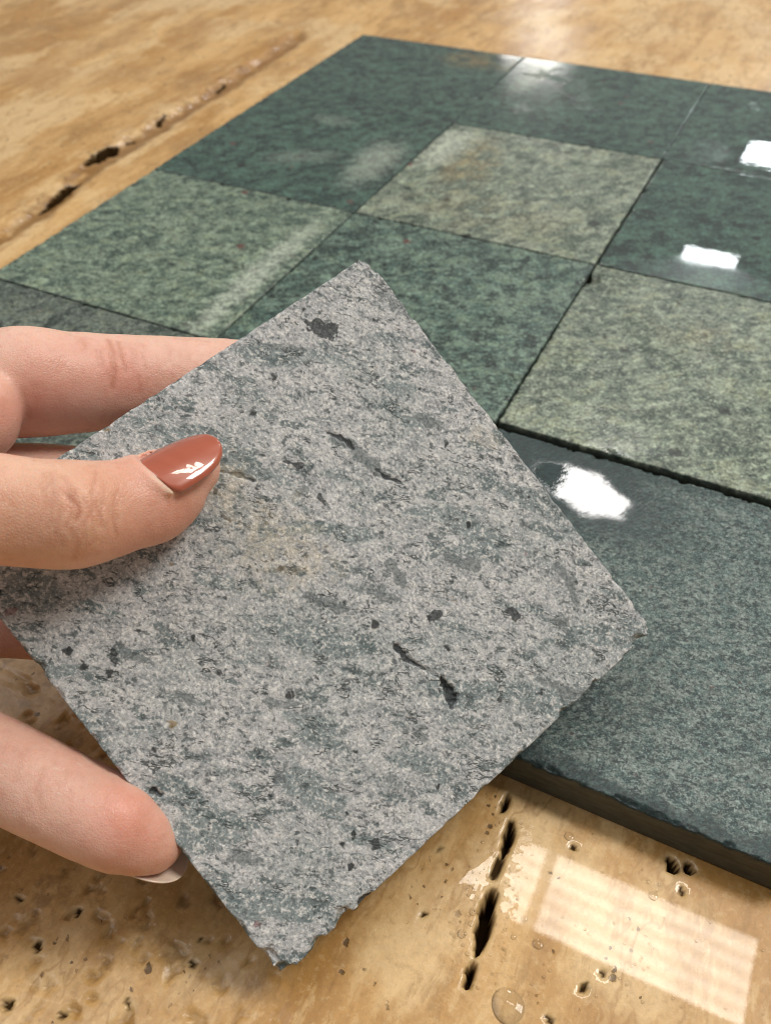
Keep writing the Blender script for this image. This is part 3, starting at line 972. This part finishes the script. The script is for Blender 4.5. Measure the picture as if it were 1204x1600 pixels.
def catmull(ch, sub=4):
    P = [c[0] for c in ch]
    Rr = [c[1] for c in ch]
    out = []
    for i in range(len(P) - 1):
        p0, p1, p2, p3 = P[max(i - 1, 0)], P[i], P[i + 1], P[min(i + 2, len(P) - 1)]
        for k in range(sub):
            t = k / sub
            q = 0.5 * ((2 * p1) + (-p0 + p2) * t + (2 * p0 - 5 * p1 + 4 * p2 - p3) * t * t + (-p0 + 3 * p1 - 3 * p2 + p3) * t ** 3)
            out.append((q, Rr[i] + (Rr[i + 1] - Rr[i]) * (t * t * (3 - 2 * t))))
    out.append((P[-1], Rr[-1]))
    return out


LO = np.array([-0.235, -0.045, 0.118])
HI = np.array([0.0, 0.095, 0.222])
NX, NY, NZ = [int(math.ceil((HI[i] - LO[i]) / VOX)) for i in range(3)]
AX = [(LO[i] + VOX * np.arange(n)).astype(np.float32) for i, n in enumerate((NX, NY, NZ))]
hnc = np.array([HN @ RX, HN @ DN, HN @ FW])


def chain_field(ch, flat=1.0, flat_dir=None, sub=4):
    """min of round cones along a chain; flat > 1 squeezes the section along flat_dir"""
    ch = catmull(ch, sub)
    P = np.array([c[0] for c in ch])
    rmax = max(c[1] for c in ch) + 0.010
    a = np.maximum(0, ((P.min(0) - rmax - LO) / VOX).astype(int))
    b = np.minimum((NX, NY, NZ), ((P.max(0) + rmax - LO) / VOX).astype(int) + 2)
    sl = tuple(slice(a[i], b[i]) for i in range(3))
    gx_, gy_, gz_ = AX[0][sl[0]][:, None, None], AX[1][sl[1]][None, :, None], AX[2][sl[2]][None, None, :]
    D = np.full((b[0] - a[0], b[1] - a[1], b[2] - a[2]), 1.0, np.float32)
    for (p, r0), (q, r1) in zip(ch[:-1], ch[1:]):
        d = q - p
        l2 = float(d @ d) + 1e-14
        m = max(r0, r1) + 0.012
        lo = np.maximum(0, ((np.minimum(p, q) - m - LO) / VOX).astype(int) - a)
        hi = np.minimum(D.shape, ((np.maximum(p, q) + m - LO) / VOX).astype(int) + 2 - a)
        if (hi <= lo).any():
            continue
        s2 = tuple(slice(lo[i], hi[i]) for i in range(3))
        X_, Y_, Z_ = gx_[s2[0]] - p[0], gy_[:, s2[1]] - p[1], gz_[:, :, s2[2]] - p[2]
        t = np.clip((X_ * d[0] + Y_ * d[1] + Z_ * d[2]) / l2, 0, 1)
        vx, vy, vz = X_ - t * d[0], Y_ - t * d[1], Z_ - t * d[2]
        q2 = vx * vx + vy * vy + vz * vz
        if flat != 1.0:
            dn_ = vx * flat_dir[0] + vy * flat_dir[1] + vz * flat_dir[2]
            q2 = q2 + (flat * flat - 1) * dn_ * dn_
        dd = np.sqrt(q2) - (r0 + (r1 - r0) * t)
        D[s2] = np.minimum(D[s2], dd.astype(np.float32))
    return sl, D


def smin(a, b, k):
    h = np.clip(0.5 + 0.5 * (b - a) / k, 0, 1)
    return b + (a - b) * h - k * h * (1 - h)


FIELD = np.full((NX, NY, NZ), 0.02, np.float32)
# palm: heel of the hand, metacarpals and wrist, outside the picture to the left
palm = np.full((NX, NY, NZ), 0.02, np.float32)
wrist = (-1180, 1050, .182, 21.0)
for pts in ([(-330, 690, .160, 12.0), (-560, 740, .168, 14.5), (-850, 900, .176, 18), wrist],
            [(-320, 800, .168, 12.5), (-560, 850, .170, 15.5), (-850, 960, .176, 18), wrist],
            [(-320, 930, .170, 12.0), (-560, 945, .172, 15), (-850, 1020, .178, 18), wrist],
            [(-320, 1060, .168, 11.5), (-560, 1040, .170, 14), (-850, 1080, .178, 17), wrist],
            [(-430, 905, fd(-430, 905, 11), 13.5), (-620, 960, .150, 15.5), (-850, 1020, .164, 17), wrist],
            [wrist, (-1500, 1120, .184, 22), (-1800, 1180, .186, 24)]):
    sl, D = chain_field(chain3(pts))
    palm[sl] = smin(palm[sl], D, 0.006)
FIELD = np.minimum(FIELD, palm)
for pts, flat, k in ((thumb, 1.10, .007), (index, 1.0, .007), (middle, 1.0, .006), (ring_f, 1.0, .006), (little, 1.0, .006)):
    sl, D = chain_field(chain3(pts), flat, hnc)
    D = smin(D, palm[sl], k)
    FIELD[sl] = np.minimum(FIELD[sl], D)
sl, D = chain_field(chain3(index_base))
FIELD[sl] = smin(FIELD[sl], D, 0.0012)
del palm

# soft knuckle shaping and the pads
GX, GY, GZ = AX[0][:, None, None], AX[1][None, :, None], AX[2][None, None, :]


def blob(u, v, dep, r, k, sign=1):
    global FIELD
    c = np.array([(u - 602) / FPX * dep, (v - 800) / FPX * dep, dep])
    a = np.maximum(0, ((c - 3 * r - LO) / VOX).astype(int))
    b = np.minimum((NX, NY, NZ), ((c + 3 * r - LO) / VOX).astype(int) + 2)
    s = tuple(slice(a[i], b[i]) for i in range(3))
    d = np.sqrt((GX[s[0]] - c[0]) ** 2 + (GY[:, s[1]] - c[1]) ** 2 + (GZ[:, :, s[2]] - c[2]) ** 2) - r
    if sign > 0:
        FIELD[s] = smin(FIELD[s], d, k)
    else:
        FIELD[s] = -smin(-FIELD[s], d, k)


blob(118, 800, fd(118, 800, 12.5), 0.0062, 0.006)          # thumb knuckle
blob(250, 790, fd(250, 790, 5.0), 0.0052, 0.005)           # thumb pulp below the nail
blob(40, 580, .166, 0.0068, 0.006)                         # index middle phalanx
blob(180, 1284, .1490, 0.0056, 0.005)                      # pad of the little finger

# thumb nail frame
C2 = lambda u, v, dep: np.array([(u - 602) / FPX * dep, (v - 800) / FPX * dep, dep])
tb0 = C2(205, 786, fd(205, 786, 7.9))
tb1 = C2(322, 714, fd(322, 714, 5.6))
n_t = tb1 - tb0
n_t /= np.linalg.norm(n_t)
up = np.array([-0.30, -0.80, 0.0])
nn = np.array([0, 0, -1.0]) * 0.80 + up / np.linalg.norm(up) * 0.60
nn -= n_t * (nn @ n_t)
nn /= np.linalg.norm(nn)
wd = np.cross(n_t, nn)
NAIL_O = C2(232, 737, fd(232, 737, 7.3 + 6.2 * 0.86))       # middle of the cuticle line
NAIL_L, NAIL_W = 0.0140, 0.0060
nail_rise = -0.02


def nail_half(a):
    """half width along the nail, 0 at cuticle .. 1 at the tip"""
    a = np.clip(a, 0, 1)
    return NAIL_W * np.where(a < 0.12, 0.86 + 0.14 * np.sin(a / 0.12 * math.pi / 2), np.sqrt(np.clip(1 - ((a - 0.12) / 0.88) ** 3.0, 0, 1)))


def nail_height(a, b):
    """height of the nail plate over its frame plane"""
    return -0.34 * b * b / NAIL_W - 0.0016 * np.clip(a, 0, 1.2) ** 2 + 0.0003


pts3 = None
# carve the nail bed so that the plate sits in folds of skin
a0 = np.maximum(0, ((NAIL_O - 0.02 - LO) / VOX).astype(int))
b0 = np.minimum((NX, NY, NZ), ((NAIL_O + 0.02 - LO) / VOX).astype(int))
s = tuple(slice(a0[i], b0[i]) for i in range(3))
qx, qy, qz = GX[s[0]] - NAIL_O[0], GY[:, s[1]] - NAIL_O[1], GZ[:, :, s[2]] - NAIL_O[2]
al = (qx * n_t[0] + qy * n_t[1] + qz * n_t[2]) / NAIL_L
bl = qx * wd[0] + qy * wd[1] + qz * wd[2]
hh = qx * nn[0] + qy * nn[1] + qz * nn[2]
cut_b = np.abs(bl) - (nail_half(np.clip(al, 0.0, 0.55)) + 0.0001)
cut_a = -(al - 0.10 * (bl / NAIL_W) ** 2) * NAIL_L - 0.0002
cut_h = -(hh - nail_height(al, bl) + 0.0006)
cut = np.maximum(np.maximum(cut_b, cut_a), cut_h)
FIELD[s] = -smin(-FIELD[s], cut.astype(np.float32), 0.0006)
# cuticle: a low roll of skin round the root of the nail
cut_pts = []
for bb in np.linspace(-0.92, 0.92, 13):
    aa = 0.10 * bb * bb - 0.035
    cut_pts.append((NAIL_O + n_t * aa * NAIL_L + wd * bb * NAIL_W * 0.93 + nn * (float(nail_height(aa, bb * NAIL_W)) - 0.00045 - 0.0004 * bb ** 4), 0.00060 - 0.0002 * bb ** 4))
sl, D = chain_field(cut_pts, sub=2)
FIELD[sl] = smin(FIELD[sl], D, 0.0012)

# fine unevenness of the skin surface
gxx = np.arange(NX)[:, None, None] * VOX * 55
# ---- surface nets
ins = FIELD < 0
corner = np.zeros((NX - 1, NY - 1, NZ - 1), np.int8)
for i in (0, 1):
    for j in (0, 1):
        for k in (0, 1):
            corner += ins[i:NX - 1 + i, j:NY - 1 + j, k:NZ - 1 + k]
act = (corner > 0) & (corner < 8)
ci, cj, ck = np.nonzero(act)
vid = np.full(act.shape, -1, np.int32)
vid[ci, cj, ck] = np.arange(len(ci))
acc = np.zeros((len(ci), 3))
cnt = np.zeros(len(ci))
cs = [(i, j, k) for i in (0, 1) for j in (0, 1) for k in (0, 1)]
for a in range(8):
    for b in range(a + 1, 8):
        A, B = cs[a], cs[b]
        if sum(abs(A[q] - B[q]) for q in range(3)) != 1:
            continue
        fa = FIELD[ci + A[0], cj + A[1], ck + A[2]].astype(float)
        fb = FIELD[ci + B[0], cj + B[1], ck + B[2]].astype(float)
        mm_ = (fa < 0) != (fb < 0)
        t = np.where(mm_, fa / (fa - fb + 1e-12), 0)
        p = np.array(A)[None, :] + t[:, None] * (np.array(B) - np.array(A))[None, :]
        acc += p * mm_[:, None]
        cnt += mm_
hv = (np.stack([ci, cj, ck], 1) + acc / cnt[:, None]) * VOX + LO
quads = []
for axis in range(3):
    o1, o2 = [(1, 2), (2, 0), (0, 1)][axis]
    sh = [slice(1, -1)] * 3
    A = [slice(1, NX - 1), slice(1, NY - 1), slice(1, NZ - 1)]
    Bs = list(A)
    Bs[axis] = slice(2, (NX, NY, NZ)[axis])
    f0, f1 = ins[tuple(A)], ins[tuple(Bs)]
    for flip in (False, True):
        m_ = (f0 & ~f1) if not flip else (~f0 & f1)
        e = np.stack(np.nonzero(m_), 1) + 1
        if not len(e):
            continue
        d1, d2 = np.zeros(3, int), np.zeros(3, int)
        d1[o1] = 1
        d2[o2] = 1
        c4 = [e, e - d1, e - d1 - d2, e - d2]
        ok = np.all([(c >= 0).all(1) & (c < np.array(vid.shape)).all(1) for c in c4], 0)
        q = np.stack([vid[c[ok][:, 0], c[ok][:, 1], c[ok][:, 2]] for c in c4], 1)
        q = q[(q >= 0).all(1)]
        quads.append(q[:, ::-1] if flip else q)
quads = np.concatenate(quads)
del FIELD, ins, corner, act, vid


def smooth_mesh(v, q, it, lam=0.5, mu=-0.52):
    e = np.concatenate([q[:, [0, 1]], q[:, [1, 2]], q[:, [2, 3]], q[:, [3, 0]]])
    e = np.unique(np.sort(e, 1), axis=0)
    deg = np.bincount(e.ravel(), minlength=len(v)).astype(float)
    for k in range(it):
        for f in (lam, mu):
            s_ = np.zeros_like(v)
            for c in range(3):
                s_[:, c] = np.bincount(e[:, 0], v[e[:, 1], c], len(v)) + np.bincount(e[:, 1], v[e[:, 0], c], len(v))
            v = v + f * (s_ / deg[:, None] - v)
    return v


lab = np.arange(len(hv))
ed_ = np.concatenate([quads[:, [0, 1]], quads[:, [1, 2]], quads[:, [2, 3]], quads[:, [3, 0]]])
while True:                                            # keep only the one connected surface
    new = lab.copy()
    np.minimum.at(new, ed_[:, 0], lab[ed_[:, 1]])
    np.minimum.at(new, ed_[:, 1], lab[ed_[:, 0]])
    new = new[new]
    if (new == lab).all():
        break
    lab = new
main = np.bincount(lab).argmax()
keep = lab == main
remap = np.cumsum(keep) - 1
quads = remap[quads[keep[quads[:, 0]]]]
hv = hv[keep]
hv = smooth_mesh(hv, quads, 6)


def normals(v, q):
    fn = np.cross(v[q[:, 2]] - v[q[:, 0]], v[q[:, 3]] - v[q[:, 1]])
    vn = np.zeros_like(v)
    for k in range(4):
        for c in range(3):
            vn[:, c] += np.bincount(q[:, k], fn[:, c], len(v))
    return vn / (np.linalg.norm(vn, axis=1, keepdims=True) + 1e-15)


vn = normals(hv, quads)
bv = BVHTree.FromPolygons([Vector(p) for p in hv], [tuple(map(int, q)) for q in quads])


def skin_point(u, v):
    d = Vector(((u - 602) / FPX, (v - 800) / FPX, 1.0)).normalized()
    h = bv.ray_cast(Vector((0, 0, 0)), d)
    return np.array(h[0]) if h[0] is not None else None


def line_dist(pts):
    best = np.full(len(hv), 1.0)
    for p, q in zip(pts[:-1], pts[1:]):
        d = q - p
        t = np.clip(((hv - p) @ d) / (d @ d + 1e-15), 0, 1)
        best = np.minimum(best, np.linalg.norm(hv - p - t[:, None] * d, axis=1))
    return best


knuckle_lines = []
kr = random.Random(21)
for k in range(26):                                     # fine transverse wrinkles over the thumb joint
    x0 = kr.uniform(55, 185)
    y0 = kr.uniform(735, 800)
    y1 = y0 + kr.uniform(25, 60)
    bow = (120 - x0) * 0.10
    knuckle_lines.append(([(x0 + bow * math.sin(math.pi * t) + kr.uniform(-1.5, 1.5), y0 + (y1 - y0) * t) for t in (0, .25, .5, .75, 1)], 0.36, kr.uniform(0.05, 0.13)))
for k in range(14):                                     # and over the index joint
    x0 = kr.uniform(150, 230)
    y0 = kr.uniform(530, 590)
    knuckle_lines.append(([(x0, y0), (x0 + 3, y0 + 12), (x0 + 4, y0 + 26)], 0.42, kr.uniform(0.04, 0.10)))
crease = np.zeros(len(hv))
move = np.zeros(len(hv))
for pix, w_, dep in [
    ([(108, 776), (122, 790), (126, 800), (119, 812)], 0.5, 0.22), ([(98, 762), (110, 782), (112, 802), (104, 822)], 0.45, 0.14), ([(134, 782), (142, 800), (132, 818)], 0.45, 0.14),
    ([(84, 770), (94, 800), (88, 830), (100, 852)], 0.5, 0.10), ([(150, 786), (156, 806), (146, 826)], 0.5, 0.09), ([(112, 826), (122, 850), (116, 872)], 0.5, 0.12), ([(130, 830), (138, 852)], 0.5, 0.08),
    ([(70, 775), (78, 800), (74, 825)], 0.5, 0.07), ([(165, 780), (172, 800), (165, 825)], 0.5, 0.06), ([(180, 745), (190, 775)], 0.5, 0.05), ([(96, 745), (108, 757)], 0.5, 0.08),
    ([(170, 532), (178, 552), (180, 580), (176, 604)], 0.6, 0.20), ([(184, 534), (190, 556), (196, 580)], 0.5, 0.16), ([(128, 530), (134, 545)], 0.6, 0.06), ([(210, 548), (214, 570)], 0.6, 0.06),
    ([(36, 610), (40, 628), (44, 650)], 0.7, 0.12), ([(52, 600), (56, 630)], 0.7, 0.06), ([(262, 542), (266, 556)], 0.6, 0.06),
    ([(66, 1262), (58, 1240), (62, 1216), (70, 1200)], 0.6, 0.08), ([(46, 1270), (40, 1240)], 0.6, 0.06), ([(34, 1180), (30, 1200), (22, 1222)], 0.6, 0.06)] + knuckle_lines:
    P3 = [skin_point(u, v) for u, v in pix]
    P3 = [p for p in P3 if p is not None]
    if len(P3) < 2:
        continue
    d = line_dist(P3)
    g = np.exp(-(d / (w_ * MM)) ** 2)
    move -= dep * MM * g
    crease = np.maximum(crease, g * min(1, dep * 4.5))
lump = fbm(hv[:, 0] * 260, hv[:, 1] * 260, hv[:, 2] * 260, octaves=3, seed=5) - 0.5
hv = hv + vn * (move + 0.00022 * lump)[:, None]


def glow_at(u, v, r, dep=None):
    p = skin_point(u, v)
    if p is None:
        return np.zeros(len(hv))
    return np.exp(-(np.linalg.norm(hv - p, axis=1) / (r * MM)) ** 2)


blush = np.clip(0.55 * glow_at(205, 1265, 6) + 0.30 * glow_at(150, 1290, 8) + 0.25 * glow_at(230, 1300, 7) + 0.8 * glow_at(195, 590, 6) + 0.6 * glow_at(60, 640, 8) + 0.4 * glow_at(110, 560, 9)
                + 0.55 * glow_at(270, 800, 6) + 0.45 * glow_at(200, 850, 6) + 0.45 * glow_at(205, 735, 5) + 0.4 * glow_at(15, 640, 6), 0, 1)
tan = 0.7 * np.clip(glow_at(40, 790, 13) + 0.5 * glow_at(150, 760, 8) + glow_at(0, 830, 14), 0, 1)
flake = np.clip(glow_at(110, 1215, 3.5) + glow_at(35, 1220, 4) + glow_at(10, 1200, 3), 0, 1)
cutc = np.exp(-(line_dist([c_[0] for c_ in cut_pts]) / 0.00075) ** 2)
hw = CAM + hv[:, :1] * RX + hv[:, 1:2] * DN + hv[:, 2:] * FW
hand_base = CAM + C2(-1180, 1050, .182) @ np.stack([RX, DN, FW])
hand = mesh_object("hand", hw - hand_base, quads[:, ::-1] if np.linalg.det(np.stack([RX, DN, FW])) < 0 else quads, skin_material(), smooth=True,
                   attrs={"crease": np.clip(crease, 0, 1), "blush": blush, "tan": tan, "flake": flake, "cuticle": cutc})
hand.location = Vector(hand_base)
tag(hand, "hand reaching in from the left, gripping the grey tile with thumb on top", "hand")


def to_world(p):
    return CAM + p[:, :1] * RX + p[:, 1:2] * DN + p[:, 2:] * FW - hand_base


def nail_mesh(name, O, t, w, n, length, half, height, thick, mat, label, na=40, nb=25):
    A = np.linspace(0, 1, na)
    B = np.linspace(-1, 1, nb)
    vs_ = []
    for top in (1, 0):
        for a in A:
            aa = a
            hwid = half(aa)
            for b in B:
                bb = b * hwid
                # the cuticle line curves back towards the finger
                off = 0.10 * (b * 0.9) ** 2 * (1 - a) ** 2
                hgt = height(aa, bb) - (0 if top else thick)
                edge = max(0.0, abs(b) - 0.86) / 0.14
                if top:
                    hgt -= edge ** 2 * thick * 0.45 + max(0, a - 0.95) / 0.05 * thick * 0.3
                vs_.append(O + t * (aa + off) * length + w * bb + n * hgt)
    vs_ = np.array(vs_)
    f = grid_faces(na, nb).tolist() + [q[::-1] for q in grid_faces(na, nb, na * nb).tolist()]
    m = na * nb
    ring = [i * nb for i in range(na)] + [(na - 1) * nb + j for j in range(1, nb)] + [i * nb + nb - 1 for i in range(na - 2, -1, -1)] + [j for j in range(nb - 2, 0, -1)]
    for i in range(len(ring)):
        a, b = ring[i], ring[(i + 1) % len(ring)]
        f.append([b, a, a + m, b + m])
    o = mesh_object(name, to_world(vs_), f, mat, hand, smooth=True)
    o["label"] = label
    return o


nail_mesh("thumbnail", NAIL_O, n_t, wd, nn, NAIL_L, lambda a: float(nail_half(np.array(a))) + 1e-5, lambda a, b: float(nail_height(a, b)), 0.0007,
          polish_material(), "almond thumbnail in glossy terracotta polish")
# little finger nail: seen from the pad side, its free edge showing past the tip
l0 = C2(150, 1275, .1515)
l1 = C2(234, 1312, .152)
lt = l1 - l0
lt /= np.linalg.norm(lt)
ln = np.array([-0.25, 0.80, 0.50])
ln -= lt * (ln @ lt)
ln /= np.linalg.norm(ln)
lw = np.cross(lt, ln)
lo_ = C2(200, 1298, .1515) + ln * 0.0058


def lhalf(a):
    return float(0.0055 * math.sqrt(max(0.0, 1 - max(0.0, (a - 0.35) / 0.65) ** 2.4))) + 1e-5


nail_mesh("fingernail", lo_, lt, lw, ln, 0.0122, lhalf, lambda a, b: -0.40 * b * b / 0.0055 - 0.0018 * a * a, 0.0006,
          bare_nail_material(), "short bare nail edge past the lowest fingertip")

# ------------------------------------------------------------------ water drops on the travertine
MAT_WATER = water_material()


def cap_mesh(r, hgt, seg=28, rings=8, wob=0.0, seed=0):
    vs_ = [(0, 0, hgt)]
    f = []
    rg = random.Random(seed)
    ph = rg.uniform(0, 6.28)
    for i in range(1, rings + 1):
        t = i / rings
        for k in range(seg):
            a = 2 * math.pi * k / seg
            rr = r * t * (1 + wob * math.sin(2 * a + ph) + wob * 0.6 * math.sin(3 * a + 2 * ph))
            vs_.append((rr * math.cos(a), rr * math.sin(a), hgt * (1 - t * t) if t < 1 else -0.00005))
    for k in range(seg):
        f.append((0, 1 + k, 1 + (k + 1) % seg))
    for i in range(rings - 1):
        for k in range(seg):
            a = 1 + i * seg + k
            b = 1 + i * seg + (k + 1) % seg
            f.append((a, a + seg, b + seg, b))
    return vs_, f


drops = [(721, 1459, 0.85, "left of the lower dark crack"), (818, 1435, 0.6, "just right of the long dark crack"), (802, 1464, 0.55, "lower right of the long dark crack"),
         (840, 1475, 1.0, "below the cross bar of the reflected lamp"), (889, 1307, 1.0, "near the front edge of the drying tile"), (738, 1425, 0.7, "touching the left rim of the long crack"),
         (736, 1443, 0.6, "under another drop at the left rim of the long crack"), (730, 1490, 0.45, "between the two lower dark cracks"), (1020, 1400, 0.9, "on the upper border of the reflected lamp"), (1012, 1378, 0.4, "under the two round pits by the tile")]
for i, (u, v, r, where) in enumerate(drops):
    vs_, f = cap_mesh(r * MM, r * MM * 0.15, 24, 7, 0.05, i)
    o = mesh_object("water_drop", vs_, f, MAT_WATER)
    p = on_z(u, v, SLAB_Z)
    o.location = (p[0], p[1], SLAB_Z + 0.0001)
    tag(o, "small clear water drop " + where, "water drop", "small water drops beside the dark crack")
vs_, f = cap_mesh(3.0 * MM, 0.55 * MM, 48, 14, 0.03, 50)
o = mesh_object("water_drop", vs_, f, MAT_WATER)
p = on_z(793, 1572, SLAB_Z)
o.location = (p[0], p[1], SLAB_Z + 0.0001)
tag(o, "largest domed water drop, at the bottom edge below the dark crack", "water drop")
# spray too fine to count
av, af = [], []
rg = random.Random(8)
for k in range(150):
    if k < 95:
        j = rg.randrange(len(cr) - 3)
        t = rg.random()
        x = cr[j][0] + (cr[j + 1][0] - cr[j][0]) * t + rg.choice((-1, 1)) * rg.uniform(0.0016, 0.0055)
        y = cr[j][1] + (cr[j + 1][1] - cr[j][1]) * t
    else:
        q = on_z(rg.uniform(760, 1204), rg.uniform(1300, 1600), SLAB_Z)
        x, y = q[0], q[1]
    if y > -0.402:
        continue
    r = rg.uniform(0.00012, 0.00034)
    vs_, f = cap_mesh(r, r * 0.2, 10, 3, 0.08, k)
    b = len(av)
    av += [(x + a, y + bb, SLAB_Z + 0.00012 + c) for a, bb, c in vs_]
    af += [tuple(b + i for i in ff) for ff in f]
o = mesh_object("water_spray", av, af, MAT_WATER)
tag(o, "fine spray of tiny water beads along the crack in the travertine", "water", kind="stuff")
